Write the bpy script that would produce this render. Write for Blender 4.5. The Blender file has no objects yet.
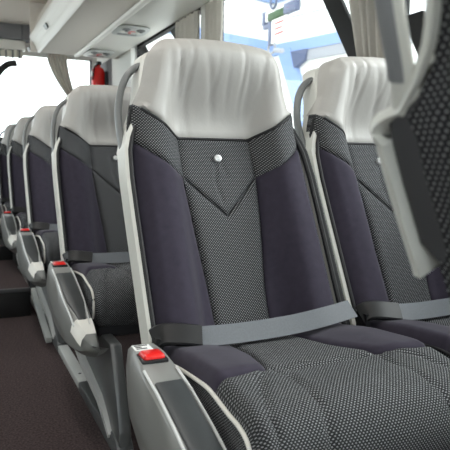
import bpy, bmesh, math, random
from mathutils import Vector, Matrix
random.seed(4)
C = bpy.context.scene.collection
PI = math.pi

# ------------------------------------------------------------------ materials
def srgb(r, g, b):
    f = lambda c: c / 12.92 if c <= .04045 else ((c + .055) / 1.055) ** 2.4
    return (f(r / 255), f(g / 255), f(b / 255), 1)

def mat(name, col, rough=.6, metal=0., spec=.4, noise=0., nscale=40., bump=0., bscale=200., coat=0., sheen=0., stretch=None):
    m = bpy.data.materials.new(name); m.use_nodes = True
    nt = m.node_tree; N = nt.nodes; L = nt.links
    b = N['Principled BSDF']
    b.inputs['Base Color'].default_value = col
    b.inputs['Roughness'].default_value = rough
    b.inputs['Metallic'].default_value = metal
    b.inputs['Specular IOR Level'].default_value = spec
    b.inputs['Coat Weight'].default_value = coat
    if sheen:
        b.inputs['Sheen Weight'].default_value = sheen
        b.inputs['Sheen Roughness'].default_value = .4
    tc = N.new('ShaderNodeTexCoord')
    vec = tc.outputs['Object']
    if stretch:
        mp = N.new('ShaderNodeMapping'); mp.inputs['Scale'].default_value = stretch
        L.new(vec, mp.inputs['Vector']); vec = mp.outputs['Vector']
    if noise:
        n = N.new('ShaderNodeTexNoise'); n.inputs['Scale'].default_value = nscale; n.inputs['Detail'].default_value = 4
        L.new(vec, n.inputs['Vector'])
        r = N.new('ShaderNodeValToRGB')
        r.color_ramp.elements[0].position = .3; r.color_ramp.elements[1].position = .7
        r.color_ramp.elements[0].color = tuple(c * (1 - noise) for c in col[:3]) + (1,)
        r.color_ramp.elements[1].color = tuple(min(1, c * (1 + noise)) for c in col[:3]) + (1,)
        L.new(n.outputs['Fac'], r.inputs['Fac']); L.new(r.outputs['Color'], b.inputs['Base Color'])
    if bump:
        n2 = N.new('ShaderNodeTexNoise'); n2.inputs['Scale'].default_value = bscale; n2.inputs['Detail'].default_value = 3
        L.new(vec, n2.inputs['Vector'])
        bp = N.new('ShaderNodeBump'); bp.inputs['Strength'].default_value = bump; bp.inputs['Distance'].default_value = .004
        L.new(n2.outputs['Fac'], bp.inputs['Height']); L.new(bp.outputs['Normal'], b.inputs['Normal'])
    return m

def dotted(name, base, dot, pitch=.0064, rad=.26):
    """woven fabric: staggered light dots on a dark ground, laid out in metres on the UV map"""
    m = bpy.data.materials.new(name); m.use_nodes = True
    nt = m.node_tree; N = nt.nodes; L = nt.links
    b = N['Principled BSDF']; b.inputs['Roughness'].default_value = .85; b.inputs['Specular IOR Level'].default_value = .25
    uv = N.new('ShaderNodeUVMap'); uv.uv_map = 'UVMap'
    sc = N.new('ShaderNodeVectorMath'); sc.operation = 'MULTIPLY'; sc.inputs[1].default_value = (1 / pitch, 1 / (pitch * 1.15), 0)
    L.new(uv.outputs['UV'], sc.inputs[0])
    ds = []
    for off in (0., .5):
        a = N.new('ShaderNodeVectorMath'); a.operation = 'ADD'; a.inputs[1].default_value = (off, off, 0)
        fr = N.new('ShaderNodeVectorMath'); fr.operation = 'FRACTION'
        s = N.new('ShaderNodeVectorMath'); s.operation = 'SUBTRACT'; s.inputs[1].default_value = (.5, .5, 0)
        st = N.new('ShaderNodeVectorMath'); st.operation = 'MULTIPLY'; st.inputs[1].default_value = (.85, 1.25, 0)
        ln = N.new('ShaderNodeVectorMath'); ln.operation = 'LENGTH'
        L.new(sc.outputs[0], a.inputs[0]); L.new(a.outputs[0], fr.inputs[0]); L.new(fr.outputs[0], s.inputs[0])
        L.new(s.outputs[0], st.inputs[0]); L.new(st.outputs[0], ln.inputs[0]); ds.append(ln.outputs['Value'])
    mn = N.new('ShaderNodeMath'); mn.operation = 'MINIMUM'; L.new(ds[0], mn.inputs[0]); L.new(ds[1], mn.inputs[1])
    mr = N.new('ShaderNodeMapRange'); mr.inputs['From Min'].default_value = rad * .7; mr.inputs['From Max'].default_value = rad * 1.15
    mr.inputs['To Min'].default_value = 1; mr.inputs['To Max'].default_value = 0
    L.new(mn.outputs[0], mr.inputs['Value'])
    mx = N.new('ShaderNodeMix'); mx.data_type = 'RGBA'
    mx.inputs['A'].default_value = base; mx.inputs['B'].default_value = dot
    L.new(mr.outputs['Result'], mx.inputs['Factor']); L.new(mx.outputs['Result'], b.inputs['Base Color'])
    bp = N.new('ShaderNodeBump'); bp.inputs['Strength'].default_value = .25; bp.inputs['Distance'].default_value = .0015
    L.new(mr.outputs['Result'], bp.inputs['Height']); L.new(bp.outputs['Normal'], b.inputs['Normal'])
    return m

def glass_mat():
    m = bpy.data.materials.new('window_glass'); m.use_nodes = True
    N = m.node_tree.nodes; L = m.node_tree.links; N.clear()
    o = N.new('ShaderNodeOutputMaterial'); mx = N.new('ShaderNodeMixShader')
    t = N.new('ShaderNodeBsdfTransparent'); t.inputs[0].default_value = (.94, .97, .97, 1)
    g = N.new('ShaderNodeBsdfGlossy'); g.inputs['Roughness'].default_value = .02
    mx.inputs[0].default_value = .06
    L.new(t.outputs[0], mx.inputs[1]); L.new(g.outputs[0], mx.inputs[2]); L.new(mx.outputs[0], o.inputs[0])
    return m

def cloth_mat():
    m = mat('grey_green_curtain', srgb(200, 196, 189), .85, noise=.05, nscale=80); N = m.node_tree.nodes; L = m.node_tree.links
    t = N.new('ShaderNodeBsdfTranslucent'); t.inputs[0].default_value = srgb(196, 192, 186)
    mx = N.new('ShaderNodeMixShader'); mx.inputs[0].default_value = .5
    L.new(N['Principled BSDF'].outputs[0], mx.inputs[1]); L.new(t.outputs[0], mx.inputs[2]); L.new(mx.outputs[0], N['Material Output'].inputs[0])
    return m

def emit(name, col, s):
    m = bpy.data.materials.new(name); m.use_nodes = True
    b = m.node_tree.nodes['Principled BSDF']
    b.inputs['Base Color'].default_value = col; b.inputs['Emission Color'].default_value = col; b.inputs['Emission Strength'].default_value = s
    return m

M = dict(
    fabric=dotted('dotted_fabric', srgb(34, 35, 37), srgb(146, 147, 150), .0062, .185),
    back_fabric=dotted('dotted_back_fabric', srgb(36, 36, 39), srgb(140, 140, 142), .0082, .18),
    velour=mat('purple_velour', srgb(52, 48, 59), .85, noise=.10, nscale=60, sheen=.08, spec=.15),
    leather=mat('pale_grey_leather', srgb(169, 166, 162), .42, spec=.45, bump=.12, bscale=90, noise=.03, nscale=8),
    piping=mat('black_piping', srgb(22, 22, 24), .6),
    white_piping=mat('white_piping', srgb(215, 212, 205), .5),
    frame=mat('light_grey_plastic', srgb(212, 212, 206), .42),
    pan=mat('charcoal_plastic', srgb(46, 46, 49), .55),
    border=mat('dark_border', srgb(66, 66, 69), .6),
    handle=mat('grey_handle_plastic', srgb(112, 114, 114), .4),
    inlay_grey=mat('grey_grip', srgb(128, 129, 132), .6),
    console=mat('console_grey', srgb(122, 123, 121), .34, spec=.5),
    inlay=mat('console_dark', srgb(52, 55, 57), .4),
    silver=mat('silver_trim', srgb(205, 206, 205), .28, metal=.25),
    red=mat('red_button', srgb(214, 26, 22), .3, coat=.4),
    label=mat('white_label', srgb(215, 216, 214), .5),
    ink=mat('label_ink', srgb(70, 70, 72), .6),
    webbing=mat('belt_webbing', srgb(88, 91, 96), .6, noise=.08, nscale=300),
    black=mat('black_plastic', srgb(20, 20, 22), .45),
    rubber=mat('black_rubber', srgb(15, 15, 16), .7),
    button=mat('badge_silver', srgb(225, 226, 226), .25, metal=.3),
    pedestal=mat('pedestal_grey', srgb(92, 94, 95), .35, metal=.35),
    alu=mat('aluminium', srgb(186, 188, 186), .4, metal=.2),
    carpet=mat('speckled_carpet', srgb(68, 58, 58), .95, spec=.1, noise=.55, nscale=150, bump=.6, bscale=260),
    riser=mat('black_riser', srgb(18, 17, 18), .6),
    ceiling=mat('ceiling_felt', srgb(196, 187, 178), .85, noise=.04, nscale=120),
    rack=mat('rack_felt', srgb(208, 201, 193), .8, noise=.04, nscale=120),
    white=mat('white_moulding', srgb(224, 222, 216), .45),
    wall=mat('wall_panel', srgb(214, 214, 210), .6),
    dkwall=mat('grey_bulkhead', srgb(120, 120, 123), .7),
    curtain=cloth_mat(),
    cream=mat('cream_fringe', srgb(224, 219, 206), .7),
    cladding=mat('white_cladding', srgb(236, 236, 232), .7),
    blue=mat('blue_steel', srgb(128, 152, 196), .6),
    green=mat('sign_green', srgb(44, 74, 38), .6),
    sgrey=mat('sign_grey', srgb(150, 152, 158), .6),
    sred=mat('sign_red', srgb(170, 52, 52), .6),
    steelblue=mat('blue_grey_frame', srgb(84, 92, 118), .5),
    concrete=mat('concrete', srgb(214, 213, 209), .9, noise=.1, nscale=3),
    glass=glass_mat(),
    lamp=emit('fill_diffuser', (1, .97, .92, 1), 3.0),  # glow of the added fill strips
)

# ------------------------------------------------------------------ mesh builder
class MB:
    def __init__(s): s.v = []; s.f = []; s.uv = []; s.mi = []; s.mats = []
    def m(s, name):
        if name not in s.mats: s.mats.append(name)
        return s.mats.index(name)
    def add(s, vs, fs, uvs=None, material=None):
        k = len(s.v); s.v += [Vector(p) for p in vs]
        s.uv += uvs if uvs else [(p[0], p[1] + p[2]) for p in vs]
        mi = s.m(material) if material else 0
        for f in fs: s.f.append([k + i for i in f]); s.mi.append(mi)
    def grid(s, rows, uvs=None, material=None, cyc=False):
        nr, nc = len(rows), len(rows[0]); fs = []
        for i in range(nr - 1):
            for j in range(nc if cyc else nc - 1):
                a, b = i * nc + j, i * nc + (j + 1) % nc
                fs.append((a, b, b + nc, a + nc))
        s.add([p for r in rows for p in r], fs, [u for r in uvs for u in r] if uvs else None, material)
    def sweep(s, path, section, up=(0, 0, 1), material=None, scales=None, cap=True):
        """closed section (list of (a,b)) carried along path; a across (side), b along the up-ish normal"""
        P = [Vector(p) for p in path]; rows = []
        for i, p in enumerate(P):
            t = (P[min(i + 1, len(P) - 1)] - P[max(i - 1, 0)]).normalized()
            u = up[i] if isinstance(up, list) else up
            u = Vector(u); side = t.cross(u)
            side = side.normalized() if side.length > 1e-6 else Vector((1, 0, 0))
            n = side.cross(t).normalized()
            k = scales[i] if scales else 1
            rows.append([p + side * a * k + n * b * k for a, b in section])
        base = len(s.v); s.grid(rows, None, material, cyc=True)
        if cap:
            n = len(section); mi = s.mi[-1]
            s.f.append([base + i for i in range(n)][::-1]); s.mi.append(mi)
            e = base + n * (len(P) - 1); s.f.append([e + i for i in range(n)]); s.mi.append(mi)
    def tube(s, path, r, n=10, material=None, up=(0, .3, 1), scales=None):
        s.sweep(path, [(r * math.cos(2 * PI * k / n), r * math.sin(2 * PI * k / n)) for k in range(n)], up, material, scales)
    def box(s, lo, hi, bev=0., material=None, seg=2):
        bm = bmesh.new(); bmesh.ops.create_cube(bm, size=1)
        for v in bm.verts:
            v.co = Vector([lo[i] + (v.co[i] + .5) * (hi[i] - lo[i]) for i in range(3)])
        if bev: bmesh.ops.bevel(bm, geom=bm.edges[:], offset=bev, segments=seg, affect='EDGES', profile=.5)
        s.frombm(bm, material)
    def prism(s, poly, axis, a, b, bev=0., material=None, seg=2):
        """polygon in the two other axes extruded along axis from a to b"""
        bm = bmesh.new(); put = {'x': lambda p, t: (t, p[0], p[1]), 'y': lambda p, t: (p[0], t, p[1]), 'z': lambda p, t: (p[0], p[1], t)}[axis]
        A = [bm.verts.new(put(p, a)) for p in poly]; B = [bm.verts.new(put(p, b)) for p in poly]
        bm.faces.new(A); bm.faces.new(B[::-1]); n = len(poly)
        for i in range(n): bm.faces.new((A[i], B[i], B[(i + 1) % n], A[(i + 1) % n]))
        bmesh.ops.recalc_face_normals(bm, faces=bm.faces[:])
        if bev: bmesh.ops.bevel(bm, geom=bm.edges[:], offset=bev, segments=seg, affect='EDGES', profile=.5)
        s.frombm(bm, material)
    def disc(s, c, r, h, axis, n=24, material=None, dome=0.):
        c = Vector(c); ax = Vector(axis).normalized()
        a = ax.orthogonal().normalized(); b = ax.cross(a)
        rows = []
        prof = [(0.001, 0), (r, 0), (r, h * .6), (r * .9, h), (r * .5, h + dome * .75), (.001, h + dome)]
        for rr, hh in prof:
            rows.append([c + ax * hh + (a * math.cos(2 * PI * k / n) + b * math.sin(2 * PI * k / n)) * rr for k in range(n)])
        s.grid(rows, None, material, cyc=True)
    def frombm(s, bm, material):
        bm.verts.index_update()
        s.add([v.co.copy() for v in bm.verts], [[v.index for v in f.verts] for f in bm.faces], None, material); bm.free()
    def build(s, name, material=None, parent=None, off=(0, 0, 0), sharp=35, subsurf=0):
        me = bpy.data.meshes.new(name); o = Vector(off)
        me.from_pydata([tuple(v - o) for v in s.v], [], s.f)
        for k in (s.mats or [material]): me.materials.append(M[k])
        for p, mi in zip(me.polygons, s.mi): p.material_index = mi; p.use_smooth = True
        ul = me.uv_layers.new(name='UVMap')
        for lp in me.loops: ul.data[lp.index].uv = s.uv[lp.vertex_index]
        bm = bmesh.new(); bm.from_mesh(me)
        bmesh.ops.remove_doubles(bm, verts=bm.verts[:], dist=1e-5)
        bmesh.ops.recalc_face_normals(bm, faces=bm.faces[:])
        for e in bm.edges:
            e.smooth = not (len(e.link_faces) == 2 and e.calc_face_angle(0) > math.radians(sharp))
        bm.to_mesh(me); bm.free()
        ob = bpy.data.objects.new(name, me); C.objects.link(ob)
        if parent: ob.parent = parent
        if subsurf:
            md = ob.modifiers.new('subdivision', 'SUBSURF'); md.levels = subsurf; md.render_levels = subsurf
        return ob

def thing(name, label, cat, loc=(0, 0, 0), rz=0, group=None):
    o = bpy.data.objects.new(name, None); C.objects.link(o); o.empty_display_size = .1
    o.location = loc; o.rotation_euler = (0, 0, rz); o['label'] = label; o['category'] = cat
    if group: o['group'] = group
    return o
def tag(o, label, cat, group=None, kind=None):
    o['label'] = label; o['category'] = cat
    if group: o['group'] = group
    if kind: o['kind'] = kind
    return o
def struct(o, label=None):
    o['kind'] = 'structure'
    if label: o['label'] = label
    return o
def dup(root, loc, label, skip=()):
    r = root.copy(); C.objects.link(r); r.location = loc; r['label'] = label
    for ch in list(root.children):
        if ch.name.split('.')[0] in skip: continue
        c = ch.copy(); C.objects.link(c); c.parent = r
        for g in ch.children:
            d = g.copy(); C.objects.link(d); d.parent = c
    return r

def sst(a, b, x):
    t = max(0., min(1., (x - a) / (b - a))); return t * t * (3 - 2 * t)
def lerp(a, b, t): return a + (b - a) * t
def poly_at(pts, x):
    if x <= pts[0][0]: return pts[0][1]
    for (x0, y0), (x1, y1) in zip(pts, pts[1:]):
        if x <= x1: return lerp(y0, y1, (x - x0) / (x1 - x0)) if x1 > x0 else y1
    return pts[-1][1]
def seg_d(p, pts):
    best = 9
    for (x0, y0), (x1, y1) in zip(pts, pts[1:]):
        dx, dy = x1 - x0, y1 - y0; t = max(0, min(1, ((p[0] - x0) * dx + (p[1] - y0) * dy) / (dx * dx + dy * dy + 1e-12)))
        best = min(best, math.hypot(p[0] - x0 - t * dx, p[1] - y0 - t * dy))
    return best
def smooth_path(pts, n=6):
    P = [Vector(p) for p in pts]; out = []
    for i in range(len(P) - 1):
        a, b, c, d = P[max(i - 1, 0)], P[i], P[i + 1], P[min(i + 2, len(P) - 1)]
        for k in range(n):
            t = k / n
            out.append(.5 * ((2 * b) + (c - a) * t + (2 * a - 5 * b + 4 * c - d) * t * t + (3 * b - a - 3 * c + d) * t ** 3))
    out.append(P[-1]); return out

# ------------------------------------------------------------------ the seat
OFF = (0, .9, 0)           # the seat's base point inside its own drawing coordinates
def y_p(z): return 1.102 + (z - .471) * .497           # plane of the bolsters, reclined
def off(x, z):
    ax = abs(x)
    h = sst(.88, 1.10, z)
    c = 1 - sst(.085, .15, ax)
    e = sst(.195, .235, ax) * .035
    return -lerp(.078, .055, sst(.45, .72, z)) * c * (1 - h) - e * (1 - h) + .105 * h - .03 * h * (x / .2) ** 2 + .012 * math.exp(-((ax - .165) / .03) ** 2) * (1 - h)
REAR = [False]      # True while drawing the seat that is seen from behind
def W(z):   # half width of the upholstery
    if REAR[0]: return poly_at([(.40, .222), (.70, .224), (.83, .218), (.87, .180), (.92, .145), (.96, .130), (1.12, .125)], z)
    return poly_at([(.40, .222), (.70, .226), (.88, .222), (.946, .210), (1.0, .190), (1.06, .177), (1.12, .170)], z)
def XI(z):  # inner edge of the side bolsters
    return poly_at([(.40, .066), (.55, .074), (.70, .09), (.80, .098)], z)
YOKE_LOW = [(0, .687), (.097, .778), (.23, .866)]
YOKE_TOP = [(0, .874), (.095, .874), (.211, .946), (.24, .964)]
BASE_Z = .425

def patch(mb, fn, nx, nz, material, surf, R=.014, p=.009, skirt=.035, groove=None, edge=None, taper=1.):
    """fn(s,t)->(x,z); a padded panel sunk at its seams, closed by a skirt behind"""
    G = [[fn(i / nx, j / nz) for i in range(nx + 1)] for j in range(nz + 1)]
    rows, uvs = [], []
    for j in range(nz + 1):
        r, u = [], []
        for i in range(nx + 1):
            x, z = G[j][i]
            Wd = max(1e-4, math.dist(G[j][0], G[j][-1])); Hd = max(1e-4, math.dist(G[0][i], G[-1][i]))
            s, t = i / nx, j / nz
            if edge: d, R_, p_ = edge(s, t, Wd, Hd)
            else: d, R_, p_ = min(s * Wd, (1 - s) * Wd, t * Hd, (1 - t) * Hd), R, p
            q = surf(x, z) + (p_ * (1 - d / R_) ** 2 if d < R_ else 0)
            if groove: q += groove(x, z)
            r.append(Vector((x, q, z))); u.append((x, z * 1.11))
        rows.append(r); uvs.append(u)
    mb.grid(rows, uvs, material)
    ring = [(j, i) for j, i in [(0, i) for i in range(nx + 1)] + [(j, nx) for j in range(1, nz + 1)] + [(nz, i) for i in range(nx - 1, -1, -1)] + [(j, 0) for j in range(nz - 1, 0, -1)]]
    R0 = [rows[j][i] for j, i in ring]; U0 = [uvs[j][i] for j, i in ring]
    R1 = [Vector((q.x * taper, q.y + skirt, q.z)) for q in R0]
    mb.grid([R0, R1], [U0, [(a, b + skirt) for a, b in U0]], material, cyc=True)
    k = len(mb.v) - len(R1); mb.f.append([k + i for i in range(len(R1))]); mb.mi.append(mb.mi[-1])

def back_surf(x, z): return y_p(z) - off(x, z)

HZ = 1.110
def head_fn(s, t):
    t = 1 - (1 - t) ** 1.6
    sx = 2 * s - 1
    z0 = .96 + (HZ - .96) * t
    w = W(.946 + (HZ - .946) * t); r = .048
    d = z0 - (HZ - r)
    # lower edge of the leather follows the yoke line
    wv = w - (r - math.sqrt(max(0, r * r - d * d)) if d > 0 else 0)
    x = sx * wv
    zl = poly_at(YOKE_TOP, abs(x) * (.211 / max(w, .15))) if t < .999 else .9
    zt = HZ - .012 * (x / .18) ** 2
    return x, zl + (zt - zl) * t
FOLDS = [(random.uniform(-.12, .13), random.uniform(-.05, .05), random.uniform(.004, .008), random.uniform(.0018, .0045), random.uniform(.0, .5), random.uniform(.5, 1)) for _ in range(13)]
def folds(x, z):
    g = 0; v = (z - .874) / (HZ - .874)
    for x0, sl, wd, am, a, b in FOLDS:
        xx = x0 + sl * v + .006 * math.sin(v * 5 + x0 * 40)
        env = sst(a - .25, a + .15, v) * (1 - sst(b - .1, b + .3, v) * .7)
        g += am * env * math.exp(-((x - xx) / wd) ** 2)
    return g
def head_edge(s, t, Wd, Hd):
    tt = 1 - (1 - t) ** 1.6
    side = min(s, 1 - s) * Wd; top = (1 - tt) * Hd; bot = tt * Hd
    if bot < min(side, top) and bot < .012: return bot, .012, .008
    return min(side, top), .035, .03
def head_groove(x, z):
    w = W(z); a = abs(abs(x) - (w - .024)) / .0022
    return folds(x, z) + .0035 * math.exp(-a * a) * sst(1.10, 1.06, z)

def yoke_mid(s, t):
    x = lerp(-.0955, .0955, s)
    return x, lerp(poly_at(YOKE_LOW, abs(x)), poly_at(YOKE_TOP, abs(x)), t)
def yoke_side(sg):
    def f(s, t):
        a = lerp(.0955, 1, s)
        xb = lerp(.0965, W(.86), s); xt = lerp(.0955, W(.946) + .0015, s)
        x = lerp(xb, xt, t)
        return sg * x, lerp(poly_at(YOKE_LOW, xb), poly_at(YOKE_TOP, xt), t)
    return f
def centre(s, t):
    ztop = .777; z = lerp(BASE_Z, ztop, t); x = lerp(-XI(z), XI(z), s)
    return x, lerp(BASE_Z, poly_at(YOKE_LOW, abs(x)), t)
def bolster(sg):
    def f(s, t):
        z = lerp(BASE_Z, .82, t); x = lerp(XI(z) + .001, W(z), s)
        return sg * x, lerp(BASE_Z, poly_at(YOKE_LOW, x), t)
    return f
def dart(x, z):
    return .005 * math.exp(-(seg_d((x, z), [(-.004, .815), (-.016, .77), (-.006, .72)]) / .004) ** 2) + .004 * math.exp(-(seg_d((x, z), [(.006, .815), (.022, .775)]) / .004) ** 2) \
        + .006 * math.exp(-(math.hypot(x, z - .822) / .02) ** 2)

OUT_A = [(.40, .238), (.70, .240), (.80, .2395), (.842, .235), (.87, .2265), (.90, .212), (.93, .198), (.97, .184), (1.02, .174), (1.07, .158)]   # outline of the shell
OUT_B = [(.40, .217), (.726, .219), (.738, .238), (.80, .240), (.848, .238), (.857, .210), (.882, .184), (.915, .163), (.96, .154), (1.02, .145), (1.07, .140)]
def out_x(z): return poly_at(OUT_B if REAR[0] else OUT_A, z)

def cush_profile(t):
    pts = [(0, 1.16, .432), (.18, 1.03, .447), (.36, .90, .462), (.52, .79, .472), (.64, .725, .470), (.74, .682, .452), (.83, .662, .415), (.92, .662, .365), (1, .69, .32)]
    y = z = 0
    for a, b in zip(pts, pts[1:]):
        if t <= b[0]:
            k = (t - a[0]) / (b[0] - a[0]); y, z = lerp(a[1], b[1], k), lerp(a[2], b[2], k); break
    return y, z
CP = smooth_path([(0, 1.16, .432), (0, 1.03, .447), (0, .90, .460), (0, .79, .468), (0, .725, .466), (0, .682, .448), (0, .660, .410), (0, .664, .36), (0, .69, .32)], 8)
CL = [0]
for a, b in zip(CP, CP[1:]): CL.append(CL[-1] + (b - a).length)
def cush_pt(d):
    """arc length from the back -> (y, z, normal)"""
    d = max(0, min(CL[-1] - 1e-6, d))
    for i in range(len(CL) - 1):
        if d <= CL[i + 1]:
            k = (d - CL[i]) / (CL[i + 1] - CL[i]); p = CP[i].lerp(CP[i + 1], k); t = (CP[i + 1] - CP[i]).normalized()
            return p.y, p.z, Vector((0, t.z, -t.y))
SEAM_D = .325           # arc length where the dotted front begins
GRO = [[(.118, .31), (.10, .36), (.108, .44), (.125, .60)], [(.118, .31), (.165, .37), (.195, .46), (.20, .60)], [(0.03, .29), (.118, .31)]]
def cush_pos(x, d, extra=0.):
    y, z, n = cush_pt(d); ax = abs(x)
    up = lerp(.009, .018, sst(.05, .2, d)) * sst(.07, .17, ax) * (1 - sst(.30, .42, d)) - .05 * sst(.2, .245, ax) ** 2 + .008 * (1 - sst(0, .2, ax)) * sst(.3, .45, d) + extra
    for g in GRO: up -= .006 * math.exp(-(seg_d((ax, d), g) / .0055) ** 2)
    return Vector((x, y, z)) + n * up
def cush_patch(mb, fn, nx, nd, material, R=.014, p=.008, skirt=.03):
    G = [[fn(i / nx, j / nd) for i in range(nx + 1)] for j in range(nd + 1)]
    rows, uvs, low = [], [], []
    for j in range(nd + 1):
        r, u, lw = [], [], []
        for i in range(nx + 1):
            x, d = G[j][i]
            Wd = max(1e-4, math.dist(G[j][0], G[j][-1])); Hd = max(1e-4, math.dist(G[0][i], G[-1][i]))
            s, t = i / nx, j / nd; q = min(s * Wd, (1 - s) * Wd, t * Hd, (1 - t) * Hd)
            e = -p * (1 - q / R) ** 2 if q < R else 0
            r.append(cush_pos(x, d, e)); u.append((x, d)); lw.append(cush_pos(x, d, e - skirt))
        rows.append(r); uvs.append(u); low.append(lw)
    mb.grid(rows, uvs, material)
    ring = [(0, i) for i in range(nx + 1)] + [(j, nx) for j in range(1, nd + 1)] + [(nd, i) for i in range(nx - 1, -1, -1)] + [(j, 0) for j in range(nd - 1, 0, -1)]
    mb.grid([[rows[j][i] for j, i in ring], [low[j][i] for j, i in ring]], [[uvs[j][i] for j, i in ring]] * 2, material, cyc=True)
CW = .231
def cb_in(d): return poly_at([(0, .075), (.2, .09), (.31, .118)], d)
def cush_bolster(sg):
    def f(s, t):
        dmax = lerp(.31, .335, s) - .012 * math.sin(PI * s) * -1
        d = lerp(.0, dmax, t); x = lerp(cb_in(d), CW, s)
        return sg * x, d
    return f
def cush_mid(s, t):
    d = lerp(.0, .312, t); w = cb_in(d) - .001; return lerp(-w, w, s), d
def cush_front(s, t):
    x = lerp(-CW, CW, s); ax = abs(x)
    d0 = .312 if ax < .118 else lerp(.31, .335, (ax - .118) / (CW - .118)) + .012 * math.sin(PI * (ax - .118) / (CW - .118))
    return x, lerp(d0 + .001, CL[-1], t)

def make_seat(name, label, aisle=True, hs=-1, pale_handle=False, group='coach seats in rows', loc=(0, 0, 0), rz=0, cushion=True):
    REAR[0] = pale_handle
    T = thing(name, label, 'seat', loc, rz, group)
    P = lambda mb, n, m=None, par=None, **k: mb.build(n, m, par or T, OFF, **k)
    # backrest upholstery
    b = MB(); patch(b, head_fn, 72, 40, 'leather', back_surf, skirt=.085, groove=head_groove, edge=head_edge, taper=.90); P(b, 'headrest', sharp=60)
    b = MB(); patch(b, yoke_mid, 34, 24, 'fabric', back_surf, groove=dart)
    for sg in (-1, 1): patch(b, yoke_side(sg), 18, 14, 'fabric', back_surf)
    yk = P(b, 'upper_panel', sharp=60)
    b = MB(); by = back_surf(0, .824) - .001
    b.disc((0, by + .004, .824), .0095, .008, (0, -1, .25), 24, 'button', .002); b.disc((0, by - .0052, .8265), .005, .001, (0, -1, .25), 16, 'alu')
    P(b, 'badge', None, yk)
    b = MB(); patch(b, centre, 22, 40, 'fabric', back_surf); P(b, 'centre_panel', sharp=60)
    for sg in (-1, 1):
        b = MB(); patch(b, bolster(sg), 22, 40, 'velour', back_surf); bl = P(b, 'side_bolster', sharp=60)
        b = MB()
        pp = [(sg * (W(z) + .001), back_surf(sg * W(z), z) + .014, z) for z in [BASE_Z + (.935 - BASE_Z) * k / 24 for k in range(25)]]
        b.tube(pp, .0048, 8, 'piping'); P(b, 'piping', None, bl)
    # leather seam piping along the yoke
    b = MB(); xm = W(.946) - .012; xs = [-xm + 2 * xm * k / 52 for k in range(53)]
    b.tube([(x, back_surf(x, poly_at(YOKE_TOP, abs(x))) + .004, poly_at(YOKE_TOP, abs(x)) - .0025) for x in xs], .004, 8, 'piping', up=(0, -1, 0)); P(b, 'seam_piping')
    # shell: light frame round the outline, dark pan and dotted back panel
    zs = [.40, .5, .6, .7, .78, .83, .842, .846, .851, .857, .868, .879, .89, .905, .93, .96, .99, 1.02, 1.05, 1.07]
    if pale_handle: zs = [.728, .74] + zs[4:]
    fx = lambda z: max(out_x(z), .238 if pale_handle and z < .75 else 0)
    left = [(-fx(z), y_p(z) + .053, z) for z in zs]; right = [(fx(z), y_p(z) + .053, z) for z in zs][::-1]
    t_ = out_x(1.07) - .028
    top = [(-t_, y_p(1.09) + .046, 1.084), (-t_ * .7, y_p(1.09) + .044, 1.090), (0, y_p(1.09) + .044, 1.092), (t_ * .7, y_p(1.09) + .044, 1.090), (t_, y_p(1.09) + .046, 1.084)]
    path = smooth_path(left + top + right, 2)
    wf = .002 if pale_handle else .005
    sec = [(-.034, -.003), (-.032, .005), (.026, .005), (.030, -.001), (.032, -.005), (.030, -wf - .005), (.026, -wf - .007), (-.026, -wf - .003)]
    ups = [(path[min(k + 1, len(path) - 1)] - path[max(k - 1, 0)]).cross(Vector((0, 1, 0))) for k in range(len(path))]
    b = MB(); b.sweep(path, sec, ups, 'frame'); sf = P(b, 'shell_frame', sharp=50)
    for sg in (-1, 1):
        b = MB()
        for dx, rr in (((-.010, .0065), (-.001, .0068)) if sg > 0 else ((-.006, .005),)):  # right side: extra black tube over the frame stands in for seat-gap shadow
            b.tube([(sg * (fx(z) + dx), y_p(z) + .016, z) for z in zs[:-6]], rr, 8, 'piping', up=(1, 0, 0))
        P(b, 'seal_gap_shade', None, sf)
    b = MB(); rows = []; zz = [.40 + (1.09 - .40) * k / 40 for k in range(41)]
    for z in zz:
        w = min(out_x(z), .128 if z > 1.07 else 9) - (.006 if pale_handle and .735 < z < .86 else .004); y = y_p(z) - (.012 if pale_handle else 0)
        rows.append([(-w, y + .088, z), (-w, y + .092, z), (-w + .012, y + .098, z), (-w * .5, y + .10, z), (w * .5, y + .10, z), (w - .012, y + .098, z), (w, y + .092, z), (w, y + .088, z)])
    b.grid(rows, None, 'border' if pale_handle else 'pan', cyc=True); k0 = len(b.v) - 8 * 41
    b.f += [list(range(k0, k0 + 8)), list(range(k0 + 320, k0 + 328))]; b.mi += [0, 0]
    P(b, 'shell_pan', sharp=40)
    b = MB(); rows, uvs = [], []
    for j in range(41):
        z = .47 + (1.075 - .47) * j / 40; w = out_x(z) - ((.026 if z < .84 else lerp(.026, .004, sst(.84, .87, z))) if pale_handle and z > .74 else (.004 if pale_handle else .028)); r, u = [], []
        for i in range(25):
            s = i / 24; x = lerp(-w, w, s); d = min(s, 1 - s) * 2 * w; d = min(d, (z - .47), (1.075 - z))
            r.append((x, y_p(z) + (.084 if pale_handle else .096) + .016 * sst(0, .05, d), z)); u.append((x, z * 1.11))
        rows.append(r); uvs.append(u)
    b.grid(rows, uvs, 'back_fabric'); P(b, 'back_panel')
    # grab handle
    hk = ((.214, .080, .853), (.208, .082, .866), (.203, .083, .885), (.199, .083, .92), (.196, .075, .98), (.187, .060, 1.03), (.168, .050, 1.052), (.138, .044, 1.056)) if pale_handle else \
        ((.230, .064, .825), (.2325, .070, .858), (.232, .074, .90), (.228, .074, .94), (.217, .068, .985), (.200, .058, 1.022), (.176, .050, 1.045), (.150, .042, 1.052))
    hp = smooth_path([(hs * x, y_p(z) + dy, z) for x, dy, z in hk], 6)
    hm = 'frame' if pale_handle else 'handle'
    b = MB(); hsec = [((.006 if pale_handle else .014) * math.cos(a), (.0105 if pale_handle else .0085) * math.sin(a)) for a in [2 * PI * k / 14 for k in range(14)]]
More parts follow.
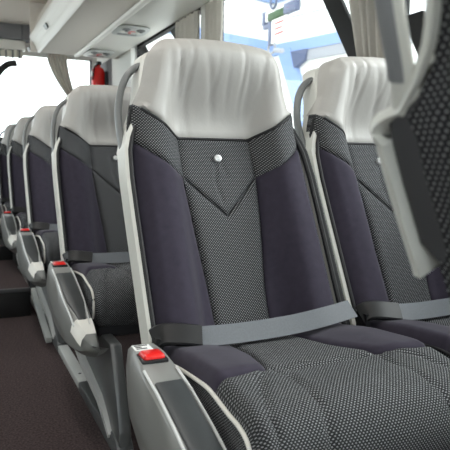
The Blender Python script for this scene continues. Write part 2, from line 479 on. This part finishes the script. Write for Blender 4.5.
    b.sweep(hp, hsec, [Vector((-p.x, 0, 0)) if i < len(hp) * .6 else Vector((-p.x, 0, -.35 * (i / len(hp)))) for i, p in enumerate(hp)], hm)
    if pale_handle: b.prism([(hs * .222, .850), (hs * .222, .854), (hs * .219, .859), (hs * .206, .885), (hs * .190, .876), (hs * .176, .890), (hs * .164, .90), (hs * .187, .866), (hs * .205, .850)], 'y', .016, .036, .006, hm)
    n = 0
    for v in b.v:
        if v.y < .5: v.y += y_p(v.z) + .050
    hd = P(b, 'grab_handle', sharp=60)
    if pale_handle:
        b = MB(); gp = hp[9:30]
        b.sweep([(p.x + hs * .002, p.y + .0045, p.z) for p in gp], [(.0035 * math.cos(a), .0080 * math.sin(a)) for a in [2 * PI * k / 12 for k in range(12)]], [Vector((-p.x, 0, 0)) for p in gp], 'inlay_grey')
        P(b, 'grip_inlay', None, hd)
    # cushion
    b = MB(); cush_patch(b, cush_front, 64, 48, 'fabric'); cush_patch(b, cush_mid, 24, 30, 'fabric'); P(b, 'seat_cushion', sharp=60)
    for sg in (-1, 1):
        b = MB(); cush_patch(b, cush_bolster(sg), 22, 34, 'velour'); P(b, 'cushion_bolster', sharp=60)
        b = MB(); side = []; su = []; edge = []
        for k in range(49):
            d = .03 + (CL[-1] - .05) * k / 48; q = cush_pos(sg * CW, d); y, z, n_ = cush_pt(d); edge.append(q + Vector((sg * .001, 0, 0)) + n_ * .002)
            zb = max(.30, min(q.z - .02, .335)) if q.z > .36 else q.z - .012
            yb = min(max(q.y + (.0 if q.z > .43 else .06 * sst(.44, .34, q.z)), .69), 1.14)
            side.append([q, Vector((sg * (CW + .010), lerp(q.y, yb, .5), lerp(q.z, zb, .45))), Vector((sg * (CW + .008), yb, zb)), Vector((sg * .15, yb, zb - .01))])
            su.append([(d, .0), (d, .06), (d, .13), (d, .22)])
        b.grid(side, su, 'fabric'); sp = P(b, 'cushion_side', sharp=60)
        b = MB(); b.tube(edge, .0036, 8, 'white_piping' if aisle and sg < 0 else 'piping'); P(b, 'piping', None, sp)
    b = MB(); b.box((-.22, .70, .285), (.22, 1.13, .40), .02, 'pan'); P(b, 'seat_base')
    # lap belt
    bp = smooth_path([(-.205, 1.062, .476), (-.15, 1.052, .4715), (-.05, 1.055, .469), (.06, 1.058, .472), (.15, 1.058, .482), (.228, 1.075, .487)], 8)
    b = MB(); b.sweep(bp, [(-.022, -.0012), (.022, -.0012), (.022, .0012), (-.022, .0012)], [Vector((0, -.75, .66))] * len(bp), 'webbing')
    bt = P(b, 'lap_belt', sharp=50)
    b = MB(); kp = smooth_path([(-.246, 1.078, .468), (-.232, 1.066, .480), (-.205, 1.055, .481), (-.158, 1.047, .474)], 5)
    b.sweep(kp, [(-.023, -.004), (-.020, -.007), (.020, -.007), (.023, -.004), (.023, .003), (.020, .006), (-.020, .006), (-.023, .003)], [Vector((0, -.75, .66))] * len(kp), 'black')
    P(b, 'buckle', None, bt)
    b = MB(); b.sweep([(-.238, 1.075, .40), (-.240, 1.075, .44), (-.240, 1.075, .474)], [(-.018, -.006), (.018, -.006), (.018, .006), (-.018, .006)], (1, 0, 0), 'black'); P(b, 'belt_stalk', None, bt)
    if aisle:
        # moulded side console
        st = [(1.085, .455, .40, -.285), (1.065, .466, .375, -.300), (1.0, .470, .315, -.312), (.93, .462, .28, -.315), (.86, .448, .262, -.315), (.78, .425, .252, -.313), (.70, .397, .250, -.308), (.64, .373, .258, -.300), (.59, .35, .272, -.288), (.565, .332, .288, -.275), (.556, .318, .303, -.262)]
        b = MB(); rows = []
        for y, zt, zb, xo in st:
            h = zt - zb; bul = .010 * min(1, h / .15)
            rows.append([(-.246, y, zt - .012), (-.252, y, zt), (xo + .006, y, zt + .001), (xo - .002, y, zt - .006), (xo - bul * .7, y, zt - h * .25), (xo - bul, y, zt - h * .45), (xo - bul * .6, y, zt - h * .72), (xo + .024, y, zb + h * .08), (xo + .042, y, zb), (-.246, y, zb)])
        b.grid(rows, None, 'console', cyc=True); n = len(rows[0]); k0 = len(b.v) - n * len(rows)
        b.f += [list(range(k0, k0 + n)), list(range(k0 + n * (len(rows) - 1), k0 + n * len(rows)))]; b.mi += [0, 0]
        cs = P(b, 'side_console', sharp=42)
        ztop = lambda y: poly_at([(a, c) for a, c, _, _ in st][::-1], y)
        b = MB(); rows = []
        for k in range(17):
            y = .885 - .255 * k / 16; w = .024 * (1 - .55 * sst(.72, .63, y)); xm = -.283 + .006 * sst(.8, .63, y)
            z = ztop(y); rows.append([(xm - w, y, z - .004), (xm - w, y, z + .004), (xm - w + .003, y, z + .006), (xm + w - .003, y, z + .006), (xm + w, y, z + .004), (xm + w, y, z - .004)])
        b.grid(rows, None, 'inlay', cyc=True); k0 = len(b.v) - 6 * 17; b.f += [list(range(k0, k0 + 6)), list(range(k0 + 96, k0 + 102))]; b.mi += [0, 0]
        P(b, 'console_inlay', None, cs)
        b = MB()
        for x in (-.3115, -.2535):
            b.tube([(x + .007 * sst(.75, .6, y) * (1 if x < -.28 else -1), y, ztop(y) + .002) for y in [.93 - .32 * k / 20 for k in range(21)]], .0026, 6, 'silver')
        P(b, 'edge_trim', None, cs)
        b = MB(); rows = []
        for k in range(9):
            y = .632 - .055 * k / 8; z = ztop(y); xo = poly_at([(a, c) for a, _, _, c in st][::-1], y)
            rows.append([(-.25, y, z + .003), (xo + .004, y, z + .003), (xo - .008, y, z - .012), (xo - .012, y, z - .03)])
        b.grid(rows, None, 'white'); P(b, 'front_trim', None, cs)
        b = MB(); b.box((-.302, .960, .462), (-.262, .998, .479), .006, 'red', 3); rb = P(b, 'recline_button', None, cs)
        b = MB(); b.box((-.306, .955, .462), (-.258, 1.003, .4715), .003, 'black')
        P(b, 'button_bezel', None, cs)
        b = MB(); b.box((-.300, 1.020, .468), (-.266, 1.052, .4705), .001, 'label')
        for k in range(3): b.box((-.296, 1.025 + k * .009, .4700), (-.296 + (.02, .012, .025)[k], 1.029 + k * .009, .4712), 0, 'ink')
        P(b, 'label_plate', None, cs)
        # pedestal on the floor rail
        b = MB()
        b.prism([(1.10, .30), (1.06, .168), (.88, .137), (.70, .108), (.62, .068), (.57, .036), (.50, .036), (.498, .075), (.535, .17), (.60, .30)], 'x', -.208, -.172, .008, 'pedestal')
        pd = P(b, 'pedestal')
        b = MB(); b.sweep([(-.212, y, z) for y, z in ((1.07, .178), (.95, .150), (.82, .128), (.70, .108), (.63, .076), (.575, .042))], [(-.010, -.010), (.010, -.010), (.010, .010), (-.010, .010)], (0, 0, 1), 'silver', scales=[1.4, 1.4, 1.3, 1.2, 1, .8])
        P(b, 'strut', None, pd)
        b = MB(); b.prism([(1.04, 0), (1.04, .036), (.80, .040), (.62, .056), (.52, .052), (.50, .03), (.50, 0)], 'x', -.214, -.166, .006, 'pedestal'); P(b, 'foot', None, pd)
    else:
        b = MB(); b.prism([(1.05, .30), (1.0, .0), (.80, .0), (.75, .30)], 'x', -.02, .03, .008, 'pedestal'); P(b, 'pedestal')
    return T

CX, DW = .596, .50
SEATY = .9
ALAB = ['aisle coach seat with pale leather headrest and red console button, nearest and largest',
        'aisle coach seat directly behind the largest one, badge and red button in view',
        'aisle coach seat with grey headrest, third from the camera along the aisle',
        'small aisle coach seat, fourth from the camera, beside the raised step',
        'narrow sliver of the rearmost aisle coach seat beside the bench']
WLAB = ['window coach seat by the blue frame, white headrest and grab handle, beside the largest seat',
        'window coach seat in the second row, mostly hidden behind the largest seat',
        'window coach seat in the third row, hidden behind the second aisle seat',
        'window coach seat in the fourth row, hidden behind the third aisle seat',
        'window coach seat in the rearmost row, hidden behind nearer headrests']
a0 = make_seat('coach_seat', ALAB[0], True, loc=(CX, SEATY, 0))
w0 = make_seat('coach_seat', WLAB[0], False, loc=(CX + DW, SEATY, 0))
for r in range(1, 5):
    dup(a0, (CX, SEATY + r, 0), ALAB[r]); dup(w0, (CX + DW, SEATY + r, 0), WLAB[r])

# swivelled seat at the right edge, seen from behind
th = math.radians(80); rz = PI - th
lc = Vector((.237, y_p(.85) + .085 - .9, 0)); rot = Matrix.Rotation(rz, 3, 'Z')
bp_ = Vector((.3105, .3825, 0)) - rot @ lc
fg = make_seat('coach_seat', 'seat turned away at the frame edge showing its dotted back panel and pale grab handle', False, hs=1, pale_handle=True, group=None, loc=(bp_.x, bp_.y, .006), rz=rz)

# ------------------------------------------------------------------ rails, floor, steps
b = MB(); b.box((-1.42, -1.2, -.06), (1.42, 6.4, 0), 0, 'carpet'); struct(b.build('floor'), 'dark speckled aisle carpet')
for k, (y0, y1) in enumerate(((.55, 1.50), (1.94 + .10, 2.50))):
    pass
rails = [(-.6, .50, 'front'), (1.04, 1.50, 'a'), (2.04, 2.50, 'b'), (3.04, 3.50, 'c'), (4.04, 4.5, 'd')]
rl = thing('floor_rail', 'pale aluminium seat rail along the aisle carpet', 'rail', (.406, 0, 0))
for y0, y1, _ in rails:
    b = MB(); b.box((-.021, y0, 0), (.021, y1, .030), .004, 'alu'); b.disc((0, y0 + (y1 - y0) * .2, .0295), .006, .0015, (0, 0, 1), 12, 'black'); b.build('rail_segment', None, rl)
b = MB(); b.box((-1.40, 3.15, 0), (.352, 6.3, .14), .004, 'riser'); stp = struct(b.build('floor_step'), 'black riser of the raised rear floor')
b = MB(); b.box((-1.40, 3.17, .1395), (.352, 6.3, .146), 0, 'carpet'); struct(b.build('floor_rear'), 'carpet of the raised rear floor')
b = MB(); b.box((-1.40, 3.145, .132), (.352, 3.172, .150), .003, 'border'); b.sweep([(.366, 3.16, .135), (.366, 2.9, .075), (.366, 2.62, .02)], [(-.012, -.012), (.012, -.012), (.012, .012), (-.012, .012)], (0, 0, 1), 'alu')
struct(b.build('trim_step'), 'silver edge trim of the step')

b = MB(); b.box((-1.40, 4.10, .14), (.352, 6.3, .24), .004, 'riser'); struct(b.build('floor_shade_block'), 'black block below the rear bench, standing in for under-seat shadow')  # added block; its black colour stands in for shadow under the seats
# rear bench on its black plinth
bn = thing('rear_bench', 'dark low-backed bench seat at the end of the aisle', 'bench', (-.02, 4.5, .24))
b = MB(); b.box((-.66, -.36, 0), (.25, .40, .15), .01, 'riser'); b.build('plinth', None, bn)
b = MB(); b.box((-.66, -.38, .15), (.25, .20, .266), .045, 'pan', 4); b.build('seat_cushion', None, bn)
b = MB(); b.prism([(.16, .24), (.30, .73), (.36, .74), (.40, .71), (.36, .24)], 'x', -.66, .25, .02, 'rubber', 3); b.build('backrest', None, bn)
b = MB(); b.box((-.66, .262, .675), (.252, .276, .687), .002, 'alu'); b.build('trim_strip', None, bn)

# ------------------------------------------------------------------ walls and windows
XR = 1.42
def wall_side(sg, name, wins, glassname0):
    x0, x1 = sorted((sg * XR, sg * (XR + .06)))
    b = MB(); b.box((x0, -1.2, 0), (x1, 6.4, .86), 0, 'wall'); b.box((x0, -1.2, 1.76), (x1, 6.4, 2.12), 0, 'wall')
    edges = [-1.2] + [e for w in wins for e in w] + [6.4]
    for a, c in zip(edges[::2], edges[1::2]): b.box((x0, a, .86), (x1, c, 1.76), 0, 'wall')
    struct(b.build(name))
    for k, (a, c) in enumerate(wins):
        n = glassname0 + k
        f = MB()
        f.box((x0 + .01, a, .86), (x1 - .01, a + .02, 1.76), 0, 'rubber'); f.box((x0 + .01, c - .02, .86), (x1 - .01, c, 1.76), 0, 'rubber')
        f.box((x0 + .01, a, .86), (x1 - .01, c, .88), 0, 'rubber'); f.box((x0 + .01, a, 1.74), (x1 - .01, c, 1.76), 0, 'rubber')
        fo = struct(f.build('window_%d' % n))
        g = MB(); xm = (x0 + x1) / 2; g.box((xm - .003, a + .02, .88), (xm + .003, c - .02, 1.74), 0, 'glass'); g.build('window_pane', None, fo)
wall_side(1, 'wall_right', [(-.9, 1.68), (1.78, 3.24), (3.36, 4.86), (5.50, 6.2)], 1)
wall_side(-1, 'wall_left', [(1.78, 3.24), (3.36, 4.86), (5.0, 6.2)], 5)
b = MB(); b.box((-1.48, -1.2, 2.10), (1.48, 6.46, 2.16), 0, 'ceiling'); struct(b.build('ceiling'))
b = MB(); b.box((-1.42, -1.26, 0), (1.42, -1.2, .75), 0, 'wall'); b.box((-1.42, -1.26, 1.95), (1.42, -1.2, 2.1), 0, 'wall')
b.box((-1.42, -1.26, .75), (-1.34, -1.2, 1.95), 0, 'wall'); b.box((1.34, -1.26, .75), (1.42, -1.2, 1.95), 0, 'wall'); struct(b.build('wall_front'))
f = MB(); f.box((-1.34, -1.25, .75), (1.34, -1.21, .77), 0, 'rubber'); f.box((-1.34, -1.25, 1.93), (1.34, -1.21, 1.95), 0, 'rubber'); fo = struct(f.build('window_10'))
g = MB(); g.box((-1.34, -1.233, .77), (1.34, -1.227, 1.93), 0, 'glass'); g.build('window_pane', None, fo)
YB = 6.30
b = MB(); b.box((-1.42, YB, 0), (1.42, YB + .06, 1.0), 0, 'pan'); b.box((-1.42, YB, 1.85), (1.42, YB + .06, 2.1), 0, 'wall')
b.box((-1.42, YB, 1.0), (-1.30, YB + .06, 1.85), 0, 'wall'); b.box((1.37, YB, 1.0), (1.42, YB + .06, 1.85), 0, 'wall'); struct(b.build('wall_rear'))
f = MB(); f.box((-1.30, YB + .01, 1.0), (1.37, YB + .05, 1.02), 0, 'rubber'); f.box((-1.30, YB + .01, 1.835), (1.37, YB + .05, 1.85), 0, 'white')
f.box((1.35, YB + .01, 1.0), (1.37, YB + .05, 1.85), 0, 'dkwall'); f.box((-1.30, YB + .01, 1.0), (-1.28, YB + .05, 1.85), 0, 'rubber')
fo = struct(f.build('window_9')); g = MB(); g.box((-1.28, YB + .027, 1.02), (1.35, YB + .033, 1.835), 0, 'glass'); g.build('window_pane', None, fo)
b = MB(); b.box((-1.42, YB - .16, 1.955), (.93, YB, 2.10), .01, 'dkwall'); b.box((.66, YB - .165, 1.955), (.664, YB - .15, 2.10), 0, 'pan'); struct(b.build('trim_1'), 'grey bulkhead band above the rear window')
b = MB(); b.box((-1.42, YB - .13, 1.862), (.70, YB, 1.955), .015, 'white'); struct(b.build('trim_2'), 'pale band above the rear window')
# fringed valance
vl = thing('valance', 'cream fringed valance with dark bars above the rear window', 'valance', (0, YB - .10, 1.79))
b = MB(); rows = []
for j in range(2): rows.append([(x, .012 * math.sin(x * 70) + .0, .072 * j) for x in [-1.1 + 1.77 * k / 200 for k in range(201)]])
rows2 = [[(p[0], p[1] + .008, p[2]) for p in r] for r in rows]
b.grid(rows, None, 'cream'); b.grid(rows2, None, 'cream'); b.build('cloth', None, vl)
for k in range(14):
    b = MB(); x = .64 - k * .062; b.box((x - .008, -.022, -.01), (x + .008, .0, .066), .002, 'handle'); b.build('tassel', None, vl)
b = MB(); b.tube([(-1.1, 0, .076), (.68, 0, .076)], .008, 8, 'pan', up=(0, 1, 0)); b.build('rod', None, vl)

def curtain(name, label, tops, bots, depth, waves, along, loc, mid=None):
    """cloth hanging from tops=(a0,a1,z) to bots=(a0,a1,z) along axis 'x' or 'y'"""
    b = MB(); rows = []; back = []
    n, m = waves * 10, 24
    for j in range(m + 1):
        t = j / m; q = sst(0, 1, t) if mid is None else t ** mid
        a0, a1, z = lerp(tops[0], bots[0], q), lerp(tops[1], bots[1], q), lerp(tops[2], bots[2], t)
        r, r2 = [], []
        for i in range(n + 1):
            s = i / n; a = lerp(a0, a1, s); d = depth * math.sin(s * waves * 2 * PI + .6 * math.sin(3 * s * waves)) * (.8 + .2 * t)
            r.append((d, a, z) if along == 'y' else (a, d, z)); r2.append((d + .006, a, z) if along == 'y' else (a, d + .006, z))
        rows.append(r); back.append(r2)
    b.grid(rows, None, 'curtain'); b.grid(back, None, 'curtain')
    o = b.build(name, None, None, sharp=80); o.location = loc
    return tag(o, label, 'curtain')
curtain('curtain', 'narrow grey curtain on the near side of the slim window pillar above the largest headrest', (3.02, 3.23, 1.708), (3.08, 3.22, .80), .014, 4, 'y', (1.362, 0, 0))
curtain('curtain', 'wider grey curtain beyond the slim window pillar, next to the far window', (3.36, 3.72, 1.708), (3.36, 3.58, .80), .016, 6, 'y', (1.362, 0, 0))
curtain('curtain', 'grey curtain hanging behind the pale grab handle at the right', (1.57, 1.90, 1.708), (1.60, 1.72, .80), .016, 6, 'y', (1.362, 0, 0))
curtain('curtain', 'pale green curtain swept aside at the corner of the rear window', (.90, 1.10, 1.86), (1.14, 1.20, 1.40), .016, 5, 'x', (0, YB - .07, 0), 1.6)
b = MB(); b.box((1.385, 3.225, .86), (1.42, 3.375, 1.76), .008, 'white'); struct(b.build('trim_3'), 'white window pillar between curtains')
b = MB(); b.box((1.375, 4.86, .86), (1.42, 5.50, 1.80), .015, 'wall'); struct(b.build('trim_4'), 'white rear pillar')
b = MB(); b.box((1.385, 5.52, .9), (1.418, 6.22, 1.76), .01, 'dkwall'); struct(b.build('trim_5'), 'grey corner panel beside the rear window')
# red extinguisher
ex = thing('fire_extinguisher', 'red fire extinguisher hung on the grey rear corner panel', 'extinguisher', (1.30, 5.72, 1.40))
b = MB()
prof = [(.001, 0), (.055, .0), (.062, .02), (.062, .24), (.05, .275), (.022, .295), (.022, .31), (.001, .31)]
b.grid([[(r * math.cos(2 * PI * k / 20), r * math.sin(2 * PI * k / 20), z) for k in range(20)] for r, z in prof], None, 'red', cyc=True); b.build('cylinder', None, ex)
b = MB(); b.box((-.02, -.06, .305), (.02, .05, .335), .006, 'black'); b.tube([(0, -.05, .32), (-.05, -.07, .28), (-.066, -.06, .16)], .008, 8, 'rubber'); b.build('valve', None, ex)
b = MB(); b.box((.055, -.05, .05), (.085, .05, .25), .004, 'pan'); b.build('bracket', None, ex)
b = MB(); b.box((-.064, -.03, .20), (-.058, .03, .25), .002, 'label'); b.build('label_plate', None, ex)
# curved black bar at the rear window
b = MB(); b.sweep(smooth_path([(.62, YB - .03, 1.75), (.52, YB - .03, 1.72), (.42, YB - .03, 1.60), (.34, YB - .03, 1.42)], 6), [(-.03, -.01), (.03, -.01), (.03, .01), (-.03, .01)], (0, 1, 0), 'rubber')
tag(b.build('wiper_arm'), 'black curved wiper arm at the corner of the bright rear window', 'wiper')

# black diagonal stays against the side windows
def stay(y0, z0, y1, z1, wid, label, grp=None):
    b = MB(); d = Vector((0, y1 - y0, z1 - z0)).normalized(); n = Vector((0, wid / 2 / abs(d.z), 0))
    A, B_ = Vector((0, y0, z0)), Vector((0, y1, z1))
    b.prism([(A - n)[1:], (B_ - n)[1:], (B_ + n)[1:], (A + n)[1:]], 'x', 1.392, 1.410, .004, 'rubber')
    return tag(b.build('window_stay'), label, 'stay', 'black window stays')
stay(2.20, 1.70, 1.62, .90, .085, 'long black slanted stay on the window between curtain and blue frame')
stay(1.565, 1.31, 1.43, 1.10, .085, 'short black slanted stay seen through the pale grab handle')
stay(3.86, 1.70, 3.58, 1.50, .10, 'black slanted stay on the window beyond the slim pillar')
stay(4.62, 1.70, 4.36, 1.50, .10, 'farthest black slanted stay, just under the rack by the handle')

# ------------------------------------------------------------------ overhead rack
rk = thing('luggage_rack', 'long overhead luggage rack above the window seats', 'rack', (1.0, 2.2, 1.7))
ro = (1.0, 2.2, 1.7); Y0, Y1 = -1.1, 5.23
b = MB(); b.prism([(.70, 1.70), (1.0, 1.70), (1.0, 1.78), (1.41, 1.78), (1.41, 2.095), (.80, 2.095), (.70, 2.0), (.64, 1.83)], 'y', Y0, Y1, .004, 'rack'); b.build('rack_body', None, rk, ro)
b = MB(); b.prism([(.700, 1.690), (.712, 1.702), (.650, 1.835), (.630, 1.84), (.622, 1.815), (.634, 1.79), (.650, 1.775), (.668, 1.745), (.672, 1.73), (.688, 1.70)], 'y', Y0, Y1 + .01, .003, 'white'); lip = b.build('front_lip', None, rk, ro)
for k in range(6):
    b = MB(); y = .55 + k * 1.0 - .1; b.sweep([(.6495, y, 1.762), (.6495, y + .10, 1.762)], [(-.016, -.006), (.016, -.006), (.016, .006), (-.016, .006)], Vector((-.8, 0, -.45)), 'handle'); b.build('lip_clip', None, lip, ro)
b = MB(); b.prism([(.985, 1.700), (.99, 1.685), (1.012, 1.682), (1.03, 1.69), (1.03, 1.71), (.985, 1.71)], 'y', Y0, Y1 + .012, .003, 'white'); b.build('rib', None, rk, ro)
b = MB(); b.prism([(1.02, 1.703), (1.335, 1.700), (1.345, 1.715), (1.405, 1.75), (1.405, 1.78), (1.02, 1.78)], 'y', Y0, Y1 + .006, .003, 'white'); b.build('service_channel', None, rk, ro)
b = MB(); b.box((.63, 5.232, 1.70), (1.41, 5.26, 2.095), .006, 'rack'); b.build('end_cap', None, rk, ro)
# passenger service panels
def psu(y, label):
    t = thing('service_panel', label, 'service panel', (1.145, y, 1.7), 0, 'service panels under the rack')
    b = MB(); pts = []
    for k in range(28):
        a = 2 * PI * k / 28; ca, sa = math.cos(a), math.sin(a)
        pts.append((.115 * math.copysign(abs(ca) ** .5, ca), .15 * math.copysign(abs(sa) ** .5, sa)))
    b.prism(pts, 'z', -.014, -.0015, .004, 'alu'); b.build('housing', None, t)
    for sx, sy in ((-.05, -.075), (.05, -.075)):
        b = MB(); b.disc((sx, sy, -.010), .03, .012, (0, 0, -1), 20, 'handle', .006); n = b.build('air_nozzle', None, t)
        b = MB(); b.disc((sx, sy, -.0265), .012, .003, (0, 0, -1), 12, 'black'); b.build('nozzle_hole', None, n)
    for sx in (-.055, .055):
        b = MB(); b.disc((sx, .01, -.010), .022, .008, (0, 0, -1), 20, 'white', .003); b.build('reading_lamp', None, t)
    b = MB(); b.disc((0, .03, -.010), .012, .008, (0, 0, -1), 16, 'red', .002); b.build('call_button', None, t)
    b = MB(); b.box((-.07, .075, -.016), (.07, .12, -.010), .004, 'handle'); b.build('speaker_grille', None, t)
    b = MB(); b.box((-.03, -.02, -.0155), (.03, -.005, -.011), .001, 'red'); b.build('warning_strip', None, t)
psu(2.95, 'oval service panel cut off by the top of the picture, nearest of three')
psu(4.04, 'oval grey service panel under the rack, middle of three')
psu(5.02, 'oval grey service panel at the far end of the rack')

# added fill lights along the ceiling to lift the interior; no lamps known there
for k, y in enumerate((-.2, 1.3, 2.8)):
    t = thing('ceiling_fill', ('added fill light strip over the front of the aisle', 'added fill light strip over the middle rows', 'added fill light strip over the rear rows')[k], 'lamp', (0, y, 2.1), 0, 'added aisle fill lights')
    b = MB(); b.box((-.16, -.55, -.03), (.16, .55, 0), .008, 'white'); b.build('housing', None, t)
    b = MB(); b.box((-.13, -.52, -.036), (.13, .52, -.029), .002, 'lamp'); b.build('diffuser', None, t)
    ld = bpy.data.lights.new('aisle_fill', 'AREA'); ld.shape = 'RECTANGLE'; ld.size = .26; ld.size_y = 1.04; ld.energy = FILL = 3; ld.color = (1, .97, .93)
    lo = bpy.data.objects.new('aisle_fill', ld); C.objects.link(lo); lo.parent = t; lo.location = (0, 0, -.045)

# ------------------------------------------------------------------ outside: the white hall
b = MB(); b.box((-30, -30, -1.3), (30, 40, -1.2), 0, 'concrete'); struct(b.build('ground'))
def frame_to(o, loc, rz): o.location = loc; o.rotation_euler = (0, 0, rz); return o
HCX, HCY = 7.04, 12.66
# far wall runs left from the hall corner, side wall runs back towards the coach
hw = thing('hall_wall', 'white ribbed far wall of the hall with a blue base beam', 'wall', (HCX, HCY, -1.2), math.radians(15)); hw['kind'] = 'structure'
b = MB(); b.box((-4.6, 0, 0), (0, .15, 9), 0, 'cladding')
for k in range(14): b.box((-4.6, -.014, 5.2 + k * .26), (0, 0, 5.215 + k * .26), 0, 'sgrey')
b.build('cladding', None, hw)
b = MB(); b.box((-4.6, -.06, 4.62), (0, 0, 4.84), 0, 'blue'); b.build('base_beam', None, hw)
hs_ = thing('hall_side_wall', 'white side wall of the hall with blue beams and door frame', 'wall', (HCX, HCY, -1.2), math.radians(13.9)); hs_['kind'] = 'structure'
b = MB(); b.box((0, -14, 0), (.15, 0, 9), 0, 'cladding')
for k in range(9): b.box((-.014, -14, 5.3 + k * .5), (0, 0, 5.325 + k * .5), 0, 'sgrey')
b.build('cladding', None, hs_)
b = MB(); b.box((-.12, -14, 4.50), (0, 0, 4.74), 0, 'blue'); b.build('beam', None, hs_)
b = MB(); b.prism([(-.34, 4.6), (-.75, 4.6), (-2.2, 1.2), (-1.75, 1.2)], 'x', -.14, 0, 0, 'blue'); b.build('slanted_column', None, hs_)
b = MB(); b.box((-.10, -6.2, 4.28), (0, -.7, 4.5), 0, 'sgrey'); b.build('beam_shadow', None, hs_)  # grey strip painted in for the shadow below the beam
b = MB(); b.prism([(-.80, 4.5), (-1.30, 4.5), (-1.25, 4.28), (-.92, 4.12)], 'x', -.16, -.05, 0, 'steelblue'); b.build('gusset', None, hs_)
b = MB(); b.box((-.12, -14, 5.72), (0, 0, 6.1), 0, 'blue'); b.build('top_beam', None, hs_)
b = MB(); b.box((-4.6, -.10, 5.72), (0, 0, 6.1), 0, 'blue'); b.build('top_beam', None, hw)
# hanging sign
sg = thing('hanging_sign', 'white board with green header hanging by the blue beams outside', 'sign', (3.02, 5.41, 2.24), math.radians(-90))
b = MB(); b.box((0, -.02, -.23), (.30, .02, .0), .004, 'cladding'); b.build('board', None, sg)
b = MB(); b.box((-.06, -.035, .004), (.26, .02, .075), .004, 'green'); b.build('header', None, sg)
b = MB(); b.box((.26, -.035, .004), (.48, .02, .10), .004, 'steelblue'); b.build('plaque', None, sg)
b = MB(); b.box((-.25, .03, .03), (.62, .07, .13), .006, 'cladding'); b.box((-.28, .02, .0), (-.22, .08, .14), .006, 'steelblue'); b.box((-.26, .02, -.04), (-.02, .06, .0), .004, 'steelblue'); b.build('crossbar', None, sg)
for k in range(3):
    b = MB(); b.box((.07, -.024, -.055 - k * .052), (.25 - .03 * (k % 2), -.019, -.04 - k * .052), 0, 'sred'); b.build('text_line', None, sg)
b = MB(); b.box((-.07, -.02, -.24), (-.02, .03, .0), .004, 'steelblue'); b.build('post', None, sg)
b = MB(); b.tube([(.0 + .06 * math.cos(a), 0, .19 + .07 * math.sin(a)) for a in [2 * PI * k / 16 for k in range(17)]], .012, 8, 'steelblue', up=(0, 1, 0)); b.tube([(0, 0, .26), (0, 0, 1.6)], .008, 6, 'steelblue'); b.build('hook', None, sg)
b = MB(); b.tube([(-.02 + .07 * math.cos(a), 0, -.27 + .05 * math.sin(a)) for a in [2 * PI * k / 20 for k in range(21)]], .014, 8, 'sgrey', up=(0, 1, 0)); b.tube([(.05, 0, -.30), (.2, 0, -.33)], .025, 8, 'sgrey'); b.build('ring', None, sg)

# ------------------------------------------------------------------ daylight
w = bpy.data.worlds.new('daylight'); bpy.context.scene.world = w; w.use_nodes = True
bg = w.node_tree.nodes['Background']; bg.inputs[0].default_value = (.95, .98, 1, 1); bg.inputs[1].default_value = 3.2

sl = bpy.data.lights.new('hazy_sun', 'SUN'); sl.energy = 5.0; sl.angle = math.radians(50); sl.color = (1, .98, .95)
so = bpy.data.objects.new('hazy_sun', sl); C.objects.link(so); so.rotation_euler = Vector((.85, -.12, .42)).to_track_quat('Z', 'Y').to_euler()

# ------------------------------------------------------------------ camera
cam = bpy.data.cameras.new('camera'); co = bpy.data.objects.new('camera', cam); C.objects.link(co)
bpy.context.scene.camera = co
cam.sensor_width = 36; cam.sensor_fit = 'HORIZONTAL'; cam.lens = 588.8 * 36 / 450; cam.clip_start = .02
yaw, pit, rol = math.radians(24.9), math.radians(6.24), math.radians(.77)
fh = Vector((math.sin(yaw), math.cos(yaw), 0)); R0 = Vector((math.cos(yaw), -math.sin(yaw), 0)); Z = Vector((0, 0, 1))
F = fh * math.cos(pit) - Z * math.sin(pit); U0 = fh * math.sin(pit) + Z * math.cos(pit)
R = R0 * math.cos(rol) + U0 * math.sin(rol); U = U0 * math.cos(rol) - R0 * math.sin(rol)
mw = Matrix((R, U, -F)).transposed().to_4x4(); mw.translation = Vector((0, 0, .82)); co.matrix_world = mw
cam.dof.use_dof = True; cam.dof.focus_distance = 1.35; cam.dof.aperture_fstop = 9

sc = bpy.context.scene
sc.view_settings.view_transform = 'Standard'; sc.view_settings.look = 'None'; sc.view_settings.gamma = 1; sc.view_settings.use_curve_mapping = False
sc.view_settings.exposure = 0.40
sc.cycles.use_denoising = True
sc.cycles.max_bounces = 8; sc.cycles.diffuse_bounces = 5
